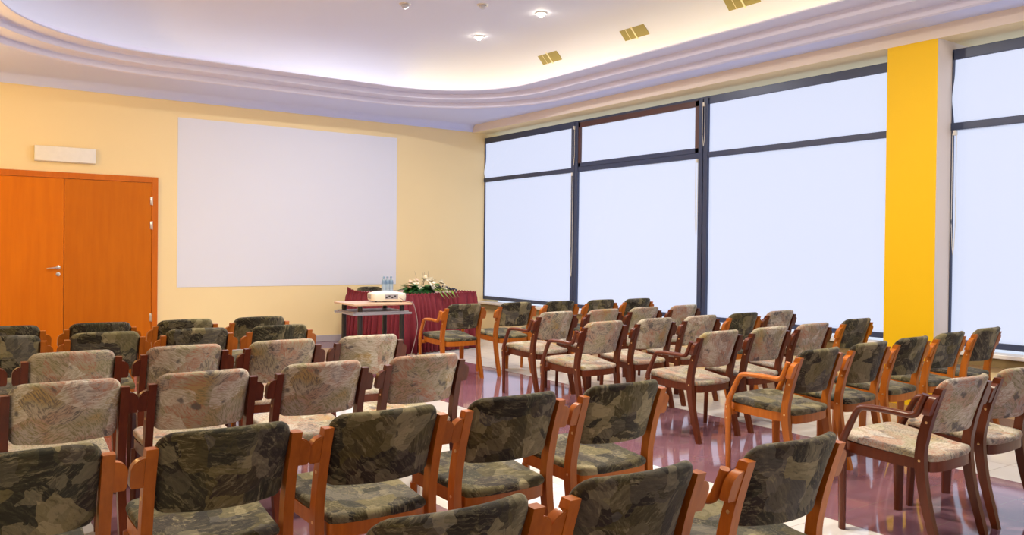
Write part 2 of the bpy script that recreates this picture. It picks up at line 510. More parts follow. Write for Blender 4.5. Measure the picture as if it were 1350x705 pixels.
up = (ZT1, ZF1 - .05); lo = (ZF0 + .03, ZT0)
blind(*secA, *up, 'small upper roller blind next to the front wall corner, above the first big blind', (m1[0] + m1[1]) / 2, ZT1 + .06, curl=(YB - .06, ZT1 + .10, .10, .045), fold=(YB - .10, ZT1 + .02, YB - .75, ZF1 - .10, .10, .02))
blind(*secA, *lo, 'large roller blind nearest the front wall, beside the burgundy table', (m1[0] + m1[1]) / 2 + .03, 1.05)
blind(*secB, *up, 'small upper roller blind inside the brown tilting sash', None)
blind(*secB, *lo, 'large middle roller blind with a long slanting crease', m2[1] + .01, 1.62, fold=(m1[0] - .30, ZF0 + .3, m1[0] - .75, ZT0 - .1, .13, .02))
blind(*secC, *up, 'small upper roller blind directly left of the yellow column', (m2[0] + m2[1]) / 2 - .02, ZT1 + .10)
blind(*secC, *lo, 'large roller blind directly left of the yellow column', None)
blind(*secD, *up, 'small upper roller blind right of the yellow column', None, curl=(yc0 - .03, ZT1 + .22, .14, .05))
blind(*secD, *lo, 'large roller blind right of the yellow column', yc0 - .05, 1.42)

# double door in the front wall
d = empty('door_1', (1.336 * U, YB, 0)); S(d)
xl, xr, xs, zt = .368 * U - d.location.x, 2.304 * U - d.location.x, 0.0, 2.092 * U
fw = .070 * U
bm = bmesh.new()
for q in ((xl - fw, xl, 0.001, zt + fw), (xr, xr + fw, 0.001, zt + fw), (xl, xr, zt, zt + fw)):
    box(bm, q[0], q[1], -.035, -.001, q[2], q[3], .004)
dframe = link('door_frame', bm, M['door_frame'], d)
leaves = []
for a, b_ in ((xl + .003, xs - .003), (xs + .003, xr - .003)):
    bm = bmesh.new(); box(bm, a, b_, -.024, -.002, .006, zt - .004, .002)
    leaves.append(link('door_leaf', bm, M['door'], d))
bm = bmesh.new()
hx, hz = -.062, 1.045 * U
R = Matrix.Translation((hx, -.024, hz)) @ Matrix.Rotation(PI / 2, 4, 'X')
lathe(bm, [(0, 0), (.026, 0), (.026, .007), (.012, .010), (.011, .045), (0, .047)], 20, R)
sweep_rect(bm, [(hx + .005, -.068, hz), (hx - .04, -.072, hz - .002), (hx - .10, -.070, hz - .010), (hx - .128, -.062, hz - .014)], .016, .016, Vector((0, 0, 1)))
link('door_handle', bm, M['steel'], leaves[0], True, angle=40)
bm = bmesh.new()
R = Matrix.Translation((hx, -.024, hz - .085)) @ Matrix.Rotation(PI / 2, 4, 'X')
lathe(bm, [(0, .002), (.010, .002), (.012, .008), (.025, .007), (.026, 0), (0, 0)], 20, R)
box(bm, hx - .004, hx + .004, -.030, -.025, hz - .1, hz - .075, 0, 1)
link('keyhole_plate', bm, [M['steel'], M['dark']], leaves[0], True, angle=40)
for z in (1.866 * U, 1.565 * U, .45):
    bm = bmesh.new()
    tube(bm, [(xr + .002, -.036, z - .055), (xr + .002, -.036, z + .055)], .009, 10)
    box(bm, xr - .022, xr + .02, -.032, -.0255, z - .05, z + .05, .001)
    link('hinge', bm, M['steel'], dframe, True, angle=40)

# white painted projection field
bm = bmesh.new(); box(bm, 2.609 * U, 5.687 * U, YB - .006, YB - .0005, .790 * U, 2.937 * U, .001)
tag(link('projection_screen', bm, M['screen']), 'large flat white projection screen on the front wall beside the door', 'screen')

# emergency light over the door
e = empty('emergency_light', (1.345 * U, YB, 2.367 * U))
tag(e, 'long white box lamp fixed on the wall above the orange door', 'lamp')
bm = bmesh.new(); box(bm, -.335, .335, -.018, -.001, -.085, .085, .003)
link('back_plate', bm, M['white_plastic'], e)
bm = bmesh.new()
prism(bm, [(-.018, -.098), (-.075, -.088), (-.08, .088), (-.018, .098)], 'x', -.340, .340, .008)
link('diffuser', bm, M['white_plastic'], e, True, angle=30)

# ---- ceiling: stepped coved tray
RX0, RX1, RY0, RY1 = .47 * U, 6.21 * U, -2.0 * U, 9.78 * U
RTR, RTL, RB = 1.25 * U, 1.75 * U, 1.3 * U
def tray_path(d):
    """Rounded rectangle at distance d outside the rim; a fixed number of points."""
    x0, x1, y0, y1 = RX0 - d, RX1 + d, RY0 - d, RY1 + d
    pts = []
    def arc(cx, cy, r, a0, n):
        for k in range(n + 1):
            a = a0 + PI / 2 * k / n
            pts.append((cx + r * math.cos(a), cy + r * math.sin(a)))
    n = 20
    r = max(RB + d, .05); arc(x1 - r, y0 + r, r, -PI / 2, n)
    r = max(RTR + d, .05); arc(x1 - r, y1 - r, r, 0, n)
    r = max(RTL + d, .05); arc(x0 + r, y1 - r, r, PI / 2, n)
    r = max(RB + d, .05); arc(x0 + r, y0 + r, r, PI, n)
    # subdivide straight runs
    out = []
    m = len(pts)
    for i in range(m):
        a, b_ = Vector(pts[i]), Vector(pts[(i + 1) % m])
        out.append(a)
        if (i + 1) % (n + 1) == 0:
            for k in range(1, 12): out.append(a.lerp(b_, k / 12))
    return out
def loft(prof, mat, name, closed_cap=False, smooth_ang=35):
    bm = bmesh.new()
    rings = [[bm.verts.new((p.x, p.y, z)) for p in tray_path(d_)] for d_, z in prof]
    n = len(rings[0])
    for A, B in zip(rings[:-1], rings[1:]):
        for k in range(n):
            bm.faces.new([A[k], A[(k + 1) % n], B[(k + 1) % n], B[k]])
    if closed_cap: bm.faces.new(rings[-1])
    return S(link(name, bm, mat, None, True, angle=smooth_ang))
Z1, Z2, ZR = 3.245 * U, 3.318 * U, 3.392 * U
def curve_face(d0, z0, d1, z1, n=5):
    """ogee-like moulding: small bead, face, fillet"""
    return [(d0 + (d1 - d0) * k / n, z0 + (z1 - z0) * k / n) for k in range(n + 1)]
prof = [(.53, Z1)]
prof += [(.522, Z1 + .004), (.505, Z1 + .010), (.50, Z1 + .022), (.50, Z2 - .004), (.495, Z2)]
prof += [(.272, Z2 + .002), (.255, Z2 + .006), (.25, Z2 + .018), (.25, ZR - .004), (.245, ZR)]
prof += [(.004, ZR), (0.0, ZR + .006), (.004, ZR + .016), (.14, ZR + .016), (.16, ZR + .03), (.16, ZR + .10)]
loft(prof, M['cornice'], 'ceiling_cornice', False, 30)
vp = []
for k in range(15):
    a = k / 14 * PI / 2
    vp.append((.16 - (1 - math.cos(a)) * .76, ZR + .10 + math.sin(a) * .42))
ZC = ZR + .52
vault = loft(vp, M['vault'], 'ceiling_vault', False, 60)
bm = bmesh.new()
bm.faces.new([bm.verts.new((p.x, p.y, ZC)) for p in tray_path(-.60)])
S(link('ceiling', bm, M['vault']))
# flat soffit around the tray
bm = bmesh.new()
inner = [bm.verts.new((p.x, p.y, ZS)) for p in tray_path(.53)]
outer = [bm.verts.new(q) for q in ((XW + .3, YR - .2, ZS), (XW + .3, YB + .2, ZS), (XL - .2, YB + .2, ZS), (XL - .2, YR - .2, ZS))]
es = [bm.edges.new((inner[i], inner[(i + 1) % len(inner)])) for i in range(len(inner))]
es += [bm.edges.new((outer[i], outer[(i + 1) % 4])) for i in range(4)]
bmesh.ops.triangle_fill(bm, use_beauty=True, edges=es, normal=(0, 0, -1))
S(link('ceiling_soffit', bm, M['ceiling']))
bm = bmesh.new(); box(bm, XL - .2, XW + .3, YR - .2, YB + .2, 4.45, 4.6)
S(link('roof_slab', bm, M['ceiling']))
# crown moulding along the front and left walls
def crown_prof():
    z0, h, w = 3.141 * U, ZS - 3.141 * U, .10
    return [(0, z0), (.012, z0), (.016, z0 + .014)] + [(.016 + (w - .016) * (1 - math.cos(a)), z0 + .014 + (h - .014) * math.sin(a)) for a in [PI / 2 * k / 7 for k in range(1, 8)]] + [(0, ZS)]
bm = bmesh.new()
prism(bm, [(YB - .0005 - a, z) for a, z in crown_prof()], 'x', XL, XB)
S(link('trim_5', bm, M['ceiling'], None, True, angle=40))
bm = bmesh.new()
prism(bm, [(XL + .0005 + a, z) for a, z in crown_prof()], 'y', YR, YB - .1)
S(link('trim_6', bm, M['ceiling'], None, True, angle=40))

# cove light strips lying in the trough behind the rim
def strip(name, i0, i1, mat, label):
    bm = bmesh.new()
    A, B = tray_path(.035), tray_path(.105)
    n = len(A); zz = ZR + .0175
    idx = [i % n for i in range(i0, i1 + 1)]
    va = [[bm.verts.new((P_[i].x, P_[i].y, zz + h)) for i in idx] for P_, h in ((A, 0), (A, .004), (B, .004), (B, 0))]
    for k in range(len(idx) - 1):
        for q in range(4):
            bm.faces.new([va[q][k], va[q][k + 1], va[(q + 1) % 4][k + 1], va[(q + 1) % 4][k]])
    o = link(name, bm, mat); o['kind'] = 'structure'
    return o
M['cove_warm'] = emit('warm_cove_light', (1.0, .79, .28), 5.0)
M['cove_soft'] = emit('soft_cove_light', (1.0, .94, .82), 2.1)
# path layout: arc0 21 pts + 11 straight, arc1 ... : indices 21..53 run up the window side and round the corner
strip('cove_strip_window', 21, 50, M['cove_warm'], '')
strip('cove_strip_front', 50, 150, M['cove_soft'], '')

# ceiling fittings
def vault_point(px, py):
    """point + normal on the window-side vault at distance from the rim"""
    pass
def vent(y, label):
    k = 0.36
    a = math.radians(28)
    dd = .16 - (1 - math.cos(a)) * .76; z = ZR + .10 + math.sin(a) * .42
    tx, tz = -math.sin(a) * .76, math.cos(a) * .42
    L = math.hypot(tx, tz); tx /= L; tz /= L
    v = empty('air_vent', (RX1 + dd, y, z))
    tag(v, label, 'vent', 'ceiling air vents on the window side')
    ux, uy, un = Vector((0, 1, 0)), Vector((tx, 0, tz)), Vector((0, 1, 0)).cross(Vector((tx, 0, tz)))
    if un.z > 0: un = -un
    Mx = Matrix((ux, uy, un)).transposed().to_4x4()
    hl, hw = .20, .080
    b = bmesh.new()
    for s in (-1, 1):
        for q in range(5):
            w0 = -hw + .012 + q * (2 * hw - .024) / 5
            box(b, min(s * .012, s * hl), max(s * .012, s * hl), w0, w0 + .030, -.004, .008, 0, 0, Mx)
        box(b, min(s * .012, s * hl), max(s * .012, s * hl), -hw, hw, -.006, .002, 0, 0, Mx)
    link('grille', b, M['vent'], v)
    b = bmesh.new()
    box(b, -.010, .010, -hw - .006, hw + .006, -.004, .012, .002, 0, Mx)
    box(b, .10, .106, -hw, hw, -.004, .010, 0, 0, Mx)
    for s in (-1, 1): box(b, -hl - .006, hl + .006, s * (hw + .003) - .004, s * (hw + .003) + .004, -.004, .006, 0, 0, Mx)
    link('vent_frame', b, M['vent_rim'], v)
vent(8.24 * U, 'khaki air vent above the first blind, farthest of the three ceiling vents')
vent(6.74 * U, 'khaki ceiling air vent in the middle of the three')
vent(5.28 * U, 'khaki ceiling air vent cut by the top edge of the photo')

def spot(x, y, lit, label, name='ceiling_spotlight'):
    s = empty(name, (x, y, ZC))
    tag(s, label, 'light', 'recessed ceiling spotlights')
    b = bmesh.new(); lathe(b, [(.043, -.002), (.048, -.014), (.064, -.010), (.068, -.0005)], 24)
    link('trim_ring', b, M['steel'] if not lit else M['white_plastic'], s, True)
    b = bmesh.new(); lathe(b, [(0, -.050), (.018, -.046), (.034, -.034), (.042, -.016), (.040, -.001), (0, -.001)], 20)
    link('bulb', b, M['lamp_on'] if lit else M['lamp_off'], s, True)
    if lit:
        L = bpy.data.lights.new('spotlight_beam', 'SPOT'); L.energy = SPOT_W; L.color = (1, .80, .48)
        L.spot_size = math.radians(110); L.spot_blend = .8; L.shadow_soft_size = .04
        lo_ = bpy.data.objects.new('spotlight_beam', L); C.objects.link(lo_); lo_.location = (x, y, ZC - .09)
SPOT_W = 60
zc_u = ZC / U
def from_px(x, y, z):
    """world point at height z (m) seen at photo pixel (x, y)"""
    d_ = CAM_F + CAM_R * ((x - 675) / FPX) - CAM_U * ((y - CY) / FPX)
    t_ = (z - 1.38) / d_.z
    return d_ * t_ + Vector((0, 0, 1.38))
FPX, YAW, PITCH, ROLL, CY = 1110.185, math.radians(34.8704), math.radians(-.53085), math.radians(.64504), 340.732
CAM_F = Vector((math.sin(YAW) * math.cos(PITCH), math.cos(YAW) * math.cos(PITCH), math.sin(PITCH)))
r0 = Vector((math.cos(YAW), -math.sin(YAW), 0)); u0 = r0.cross(CAM_F)
CAM_R = math.cos(ROLL) * r0 + math.sin(ROLL) * u0
CAM_U = -math.sin(ROLL) * r0 + math.cos(ROLL) * u0
SX = 5.47 * U
spot(SX, 8.60 * U, True, 'lit ceiling spotlight farther from the camera, left of the far vent')
spot(SX, 7.35 * U, True, 'lit ceiling spotlight nearer the camera, above the far vent')
spot(4.80 * U, 7.48 * U, False, 'flat unlit ceiling fitting at the top edge, above the lit spotlights')
spot(4.13 * U, 7.95 * U, False, 'unlit chrome ceiling spotlight at the top edge, left of the others')

# ------------------------------------------------------------------ chairs
POST = [(0.0, 0.0), (.030, .11), (.058, .22), (.078, .33), (.086, .41), (.080, .49), (.058, .59), (.026, .69), (-.002, .765)]
def post_y(z):
    for (ya, za), (yb, zb) in zip(POST[:-1], POST[1:]):
        if za <= z <= zb: return ya + (yb - ya) * (z - za) / (zb - za)
    (ya, za), (yb, zb) = POST[-2], POST[-1]
    return ya + (yb - ya) * (z - za) / (zb - za)
PX = .228
def post_mesh(s):
    bm = bmesh.new()
    path = smooth_path([(0, y, z) for y, z in POST], 3)
    front, back = [], []
    for i, p in enumerate(path):
        tg = (path[min(i + 1, len(path) - 1)] - path[max(i - 1, 0)]).normalized()
        n = Vector((0, tg.z, -tg.y))
        z = p.z
        hw = .0155 + .0085 * max(0, 1 - abs(z - .40) / .40) + (.002 if z > .5 else 0)
        if i == 0 or i == len(path) - 1: n = Vector((0, 1, 0)) if i == 0 else Vector((0, 1, .05)).normalized()
        front.append((p.y + n.y * hw, p.z + n.z * hw)); back.append((p.y - n.y * hw, p.z - n.z * hw))
    pts = back + front[::-1]
    # build as quads strips to keep faces planar
    x0, x1 = s * PX - .0175, s * PX + .0175
    m = len(front)
    A = [[bm.verts.new((x, *q)) for q in back] for x in (x0, x1)]
    B = [[bm.verts.new((x, *q)) for q in front] for x in (x0, x1)]
    for k in range(m - 1):
        for c in (0, 1): bm.faces.new([A[c][k], A[c][k + 1], B[c][k + 1], B[c][k]])
        bm.faces.new([A[0][k], A[1][k], A[1][k + 1], A[0][k + 1]])
        bm.faces.new([B[0][k], B[0][k + 1], B[1][k + 1], B[1][k]])
    bm.faces.new([A[0][0], B[0][0], B[1][0], A[1][0]]); bm.faces.new([A[0][-1], A[1][-1], B[1][-1], B[0][-1]])
    es = [e_ for e_ in bm.edges if len(e_.link_faces) == 2 and e_.calc_face_angle(0) > .9]
    bmesh.ops.bevel(bm, geom=es, offset=.004, segments=2, affect='EDGES')
    # screw caps on the outer and back faces
    for z in (.415, .60):
        Mx = Matrix.Translation((s * (PX + .0172), post_y(z), z)) @ Matrix.Rotation(s * PI / 2, 4, 'Y')
        lathe(bm, [(.007, -.001), (.006, .002), (0, .003)], 10, Mx, 1)
    return bm
def ear_mesh(s):
    """rounded coupling block on the outside of the post"""
    bm = bmesh.new()
    xa, xb = PX + .0178, PX + .0565
    z0, z1, r = .640, .738, .040
    prof = [(xa, z0), (xb - .006, z0), (xb, z0 + .012), (xb, z1 - r)]
    prof += [(xb - r + r * math.cos(a), z1 - r + r * math.sin(a)) for a in [PI / 2 * k / 6 for k in range(1, 7)]] + [(xa, z1)]
    prof = [(s * x, z) for x, z in prof]
    h = .017
    A = [bm.verts.new((x, post_y(z) - h, z)) for x, z in prof]
    B = [bm.verts.new((x, post_y(z) + h, z)) for x, z in prof]
    n = len(prof)
    bm.faces.new(A); bm.faces.new(B[::-1])
    for k in range(n): bm.faces.new([A[k], B[k], B[(k + 1) % n], A[(k + 1) % n]])
    es = list(set(bm.faces[0].edges) | set(bm.faces[1].edges)) if False else [e_ for e_ in bm.edges if abs(e_.verts[0].co.y - e_.verts[1].co.y) < .02 and e_.calc_face_angle(0) > .8]
    bmesh.ops.bevel(bm, geom=es, offset=.003, segments=2, affect='EDGES')
    return bm
def pillow(outline, thick, mapf, rings=6, edge=.35):
    """Closed cushion: 2D outline -> concentric rings, front and back faces, rounded rim."""
    bm = bmesh.new()
    n = len(outline)
    cx = sum(p[0] for p in outline) / n; cy = sum(p[1] for p in outline) / n
    def ring(inset, th, side):
        out = []
        for x, y in outline:
            vx, vy = x - cx, y - cy
            L = math.hypot(vx, vy)
            k = max(0.0, (L - inset) / L) if inset < L else 0
            out.append(bm.verts.new(mapf(cx + vx * k, cy + vy * k, side * th)))
        return out
    half = thick / 2
    steps = [(0.0, .0), (.10, .38), (.25, .66), (.55, .90), (1.0, 1.0)]
    er = half * 1.1
    def stack(side):
        rs = []
        for a, b_ in steps[1:]: rs.append(ring(a * er, b_ * half, side))
        for q in (.25, .5, .75):
            out = []
            for x, y in outline:
                vx, vy = x - cx, y - cy; L = math.hypot(vx, vy)
                k = (1 - er / L) * (1 - q)
                out.append(bm.verts.new(mapf(cx + vx * k, cy + vy * k, side * half * (1 + .10 * q))))
            rs.append(out)
        return rs
    rim = ring(0, 0, 1)
    for side in (1, -1):
        prev = rim
        for R_ in stack(side):
            for k in range(n): bm.faces.new([prev[k], prev[(k + 1) % n], R_[(k + 1) % n], R_[k]])
            prev = R_
        c = bm.verts.new(mapf(cx, cy, side * half * 1.12))
        for k in range(n): bm.faces.new([prev[k], prev[(k + 1) % n], c])
    return bm
def rounded_rect(x0, x1, y0, y1, rb, rt, n=6, m=9):
    pts = []
    def arc(cx, cy, r, a0):
        for k in range(n + 1):
            a = a0 + PI / 2 * k / n
            pts.append((cx + r * math.cos(a), cy + r * math.sin(a)))
    arc(x1 - rb, y0 + rb, rb, -PI / 2); arc(x1 - rt, y1 - rt, rt, 0); arc(x0 + rt, y1 - rt, rt, PI / 2); arc(x0 + rb, y0 + rb, rb, PI)
    out = []
    for i in range(len(pts)):
        a, b_ = pts[i], pts[(i + 1) % len(pts)]
        out.append(a)
        L = math.hypot(b_[0] - a[0], b_[1] - a[1])
        q = int(L / .035)
        for k in range(1, q): out.append((a[0] + (b_[0] - a[0]) * k / q, a[1] + (b_[1] - a[1]) * k / q))
    return out
def back_mesh():
    ol = rounded_rect(-.2085, .2085, .545, .803, .030, .052)
    def mp(x, z, th):
        zz = z + .012 * (1 - (x / .21) ** 2) * (1 if z > .7 else -.3)   # slight crown
        lean = post_y(min(z, .765)) + (z - .765) * -.36 if z > .765 else post_y(z)
        y = lean + .022 - .072 * (1 - (x / .21) ** 2)
        return Vector((x * (1 + .045 * max(0, (z - .62) / .18)), y + th, zz + th * .3))
    return pillow(ol, .036, mp)
SEAT_OL = None
def seat_outline(sc=0.0, wide=1.0):
    R_ = [(0, .027), (.075, .029), (.145, .036), (.188, .050), (.198, .062), (.200, .095), (.202, .14), (.206, .20), (.211, .28), (.215, .36),
          (.217, .43), (.213, .468), (.196, .492), (.165, .502), (.09, .507)]
    R_ = [(x * (1 + (wide - 1) * min(1, max(0, (y - .13) / .12))) if y > .13 else x, y) for x, y in R_]
    P_ = [(-x, y) for x, y in R_[:0:-1]]
    P_ = R_ + [(0, .508)] + P_
    if sc:
        P_ = [(x - math.copysign(sc, x) if abs(x) > .1 else x, y + (sc if y < .1 else (-sc if y > .44 else 0))) for x, y in P_]
    out = []
    n = len(P_)
    for i in range(n):
        p0, p1, p2, p3 = (Vector((*P_[(i + k) % n], 0)) for k in (-1, 0, 1, 2))
        for k in range(2):
            t_ = k / 2
            q = 0.5 * ((2 * p1) + (p2 - p0) * t_ + (2 * p0 - 5 * p1 + 4 * p2 - p3) * t_ ** 2 + (3 * p1 - p0 - 3 * p2 + p3) * t_ ** 3)
            out.append((q.x, q.y))
    return out
def seat_z(x, y):
    return .428 + .045 * (y / .49) - .010 * (1 - (x / .25) ** 2) * math.sin(PI * min(1, max(0, y / .49)))
def seat_mesh(wide):
    def mp(x, y, th): return Vector((x, y, seat_z(x, y) - .010 + th))
    return pillow(seat_outline(0.0, wide), .040, mp)
def frame_mesh(wide):
    bm = bmesh.new()
    o = seat_outline(.005, wide); i_ = [(x * .90, .26 + (y - .26) * .90) for x, y in o]
    n = len(o)
    def zz(y): return .372 + .032 * (y / .49)
    V = {}
    for nm, ol in (('o', o), ('i', i_)):
        for lv, dz in (('b', -.018), ('t', .034)):
            V[nm + lv] = [bm.verts.new((x, y, zz(y) + dz)) for x, y in ol]
    for a, b_ in (('ob', 'ot'), ('ot', 'it'), ('it', 'ib'), ('ib', 'ob')):
        for k in range(n): bm.faces.new([V[a][k], V[a][(k + 1) % n], V[b_][(k + 1) % n], V[b_][k]])
    return bm
def leg_mesh(s):
    """flat leg set diagonally under the rounded seat corner"""
    bm = bmesh.new()
    ax = Vector((s * -.72, .70, 0)).normalized()
    sweep_rect(bm, [(s * .205, .464, 0.0), (s * .203, .461, .12), (s * .200, .457, .25), (s * .197, .453, .385)], [.044, .050, .056, .060], [.028, .030, .032, .033], ax, .18)
    return bm
AX = .2745
def arm_leg_mesh(s):
    bm = bmesh.new()
    dg = Vector((s * -.66, .75, 0)).normalized()
    axs = [dg, dg, dg, Vector((s * -.40, .92, 0)).normalized(), Vector((s * -.1, .995, 0)).normalized()]
    sweep_rect(bm, [(s * (AX - .006), .462, 0.0), (s * (AX - .006), .463, .14), (s * (AX - .005), .465, .28), (s * (AX - .002), .465, .37), (s * AX, .462, .432)], [.042, .048, .053, .050, .042], [.028, .030, .032, .033, .034], axs, .3)
    box(bm, min(s * .205, s * .262), max(s * .205, s * .262), .440, .478, .362, .398, .003)
    for z in (.345, .415):
        Mx = Matrix.Translation((s * (AX + .0165), .464, z)) @ Matrix.Rotation(s * PI / 2, 4, 'Y')
        lathe(bm, [(.006, -.001), (.005, .002), (0, .003)], 10, Mx, 1)
    return bm
def arm_mesh(s):
    bm = bmesh.new()
    pts = smooth_path([(s * AX, .462, .433), (s * AX, .452, .470), (s * (AX + .002), .408, .560), (s * (AX + .003), .382, .608), (s * (AX + .003), .350, .630), (s * (AX + .002), .25, .634), (s * AX, .155, .631),
                       (s * (AX - .001), .112, .630), (s * (AX - .002), .088, .641), (s * (AX - .003), .075, .666), (s * (AX - .004), .0595, .703), (s * (AX - .004), .047, .736)], 4)
    n = len(pts)
    sweep_rect(bm, pts, [.034 + .010 * math.sin(PI * k / (n - 1)) for k in range(n)], [.040 - .010 * min(1, k / 10) for k in range(n)], Vector((1, 0, 0)), .32)
    return bm

PROTO = {}
def build_chair(kind, arms):
    wd = M['wood_orange'] if kind == 'dark' else M['wood_red']
    fb = M['fab_dark'] if kind == 'dark' else M['fab_light']
    r = empty('conference_armchair' if arms else 'conference_chair')
    link('seat', seat_mesh(1.10 if arms else 1.0), fb, r, True)
    link('backrest', back_mesh(), fb, r, True)
    link('seat_frame', frame_mesh(1.10 if arms else 1.0), wd, r, True, angle=40)
    for s in (-1, 1):
        link('rear_leg', post_mesh(s), [wd, M['brass']], r, True, angle=35)
        link('coupling_block', ear_mesh(s), wd, r, True, angle=35)
        if arms:
            link('front_leg', arm_leg_mesh(s), [wd, M['brass']], r, True, angle=50)
            link('armrest', arm_mesh(s), wd, r, True, angle=60)
        else:
            link('front_leg', leg_mesh(s), wd, r, True, angle=35)
    return r
def chair(kind, arms, x, y, rz, label, group):
    key = (kind, arms)
    if key not in PROTO:
        r = PROTO[key] = build_chair(kind, arms)
    else:
        src = PROTO[key]
        r = src.copy(); C.objects.link(r)
        for ch in list(src.children):
            c = ch.copy(); C.objects.link(c); c.parent = r
    r.location = (x, y, 0); r.rotation_euler = (0, 0, rz)
    tag(r, label, 'chair', group)
    return r

D_, L_ = 'dark', 'light'
FAB = {D_: 'dark olive patchwork', L_: 'pale beige brushstroke'}
WD = {D_: 'orange wood', L_: 'dark red wood'}
ORD = ['first', 'second', 'third', 'fourth', 'fifth', 'sixth']
# rows: (block, row ordinal from the camera, slope of the row in radians, [(x, y, fabric, arms)])
rows = [
 ('left', 0, .015, [(2.236, 1.650, D_, 1), (1.556, 1.637, D_, 0), (.984, 1.626, D_, 0)]),
 ('left', 1, .013, [(2.529, 2.756, D_, 0), (1.939, 2.748, D_, 0), (1.368, 2.740, D_, 0), (.797, 2.732, D_, 0), (.220, 2.725, D_, 0)]),
 ('left', 2, .022, [(2.252, 4.048, L_, 0), (1.655, 4.033, L_, 0), (1.066, 4.017, L_, 0), (.496, 4.003, L_, 0)]),
 ('left', 3, .015, [(2.432, 5.142, L_, 0), (1.840, 5.131, L_, 0), (1.250, 5.121, L_, 0), (.660, 5.110, L_, 0), (.070, 5.100, L_, 0)]),
 ('left', 4, -.02, [(2.170, 6.125, D_, 0), (1.580, 6.140, D_, 0), (.990, 6.155, D_, 0), (.400, 6.165, D_, 0)]),
 ('left', 5, .01, [(2.284, 6.933, D_, 0), (1.692, 6.927, D_, 0), (1.080, 6.921, D_, 0), (.470, 6.915, D_, 0)]),
 ('right', 0, .04, [(4.080, 2.060, L_, 1), (4.690, 2.088, L_, 0)]),
 ('right', 1, .085, [(4.478, 3.132, D_, 1), (5.095, 3.189, D_, 0), (5.700, 3.243, D_, 0), (6.315, 3.299, D_, 0), (7.000, 3.360, D_, 0)]),
 ('right', 2, .062, [(4.822, 4.218, L_, 1), (5.445, 4.257, L_, 0), (6.050, 4.295, L_, 0), (6.860, 4.420, D_, 0)]),
 ('right', 3, .063, [(4.605, 5.258, L_, 1), (5.226, 5.296, L_, 0), (5.842, 5.335, L_, 0), (6.480, 5.375, D_, 0), (7.085, 5.413, L_, 0)]),
 ('right', 4, .085, [(4.924, 6.307, L_, 1), (5.563, 6.364, L_, 0), (6.172, 6.417, L_, 0), (6.820, 6.476, L_, 0)]),
 ('right', 5, .03, [(4.720, 7.640, D_, 1), (5.400, 7.643, D_, 0), (6.022, 7.645, D_, 0), (6.640, 7.648, D_, 0), (7.240, 7.650, D_, 0)]),
]
for blk, ri, sl, lst in rows:
    grp = 'chairs in the %s row from the camera, %s block' % (ORD[ri], blk)
    for ci, (x, y, k, a) in enumerate(lst):
        where = 'at the aisle' if ci == 0 else '%s from the aisle' % ORD[ci]
        typ = 'armchair' if a else 'chair'
        lab = '%s %s %s, %s row from camera, %s block' % (FAB[k], typ, where, ORD[ri], blk)
        chair(k, a, x, y, sl + random.uniform(-.012, .012), lab, grp)

# ------------------------------------------------------------------ head table
ta = math.radians(12)
TX, TY = 4.89 * U, 9.31 * U          # near left corner
TL, TW, TZ = 1.215 * U, 1.21 * U, .728 * U
tb = empty('table', (TX, TY, 0), ta)
tag(tb, 'square presenter table under the burgundy skirt by the front wall', 'table')
b = bmesh.new(); box(b, .012, TL - .012, .012, TW - .012, TZ - .03, TZ, .004); link('tabletop', b, M['table_cloth'], tb)
for x in (.06, TL - .06):
    for y in (.06, TW - .06):
        b = bmesh.new(); tube(b, [(x, y, 0), (x, y, TZ - .029)], .018, 10); link('leg', b, M['black_metal'], tb, True, angle=40)
# pleated skirt around the front and both sides
b = bmesh.new()
pts = []
seg = [((0, TW), (0, 0)), ((0, 0), (TL, 0)), ((TL, 0), (TL, TW))]
for (a0, a1), (b0, b1) in seg:
    L = math.hypot(b0 - a0, b1 - a1); n = int(L / .0085)
    nx, ny = (b1 - a1) / L, -(b0 - a0) / L
    for k in range(n + (1 if (b0, b1) == (TL, TW) else 0)):
        pts.append((a0 + (b0 - a0) * k / n, a1 + (b1 - a1) * k / n, nx, ny, len(pts)))
lv = [(TZ + .022, 0.6, 1.0), (TZ + .004, .1, .25), (TZ - .012, .05, .3), (TZ - .06, .5, .8), (TZ - .25, 1.0, 1.0), (TZ - .50, 1.35, 1.1), (.012, 1.7, 1.2)]
grid = []
ph = 0.0
for (x, y, nx, ny, i) in pts:
    ph += 1.0 / 11.5 * (1 + .35 * math.sin(i * .11) + .25 * math.sin(i * .037 + 1))
    col = []
    for z, amp, fl in lv:
        s_ = math.sin(ph * 2 * PI)
        if z > TZ: off = .004 + .006 * math.sin(i * 1.3) + .004
        else: off = .004 + .032 * amp * (s_ + 1) + .008 * fl
        zz = z + (.007 * math.sin(i * .9) if z > TZ + .01 else 0) + (.045 * max(0, 1 - i / 22) if z > TZ else 0)
        col.append((x + nx * off, y + ny * off, zz, nx, ny))
    grid.append(col)
V = [[bm_v for bm_v in ()] for _ in ()]
Vo = [[b.verts.new((q[0], q[1], q[2])) for q in col] for col in grid]
Vi = [[b.verts.new((q[0] - q[3] * .003, q[1] - q[4] * .003, q[2])) for q in col] for col in grid]
for i in range(len(grid) - 1):
    for j in range(len(lv) - 1):
        b.faces.new([Vo[i][j], Vo[i + 1][j], Vo[i + 1][j + 1], Vo[i][j + 1]])
        b.faces.new([Vi[i][j], Vi[i][j + 1], Vi[i + 1][j + 1], Vi[i + 1][j]])
    for j in (0, len(lv) - 1): b.faces.new([Vo[i][j], Vi[i][j], Vi[i + 1][j], Vo[i + 1][j]])
for i in (0, len(grid) - 1):
    for j in range(len(lv) - 1): b.faces.new([Vo[i][j], Vo[i][j + 1], Vi[i][j + 1], Vi[i][j]])
sk = link('table_skirt', b, M['burgundy'], None, True, loc=(TX, TY, 0), rz=ta)
tag(sk, 'pleated burgundy skirt hanging around the presenter table', 'table skirt')

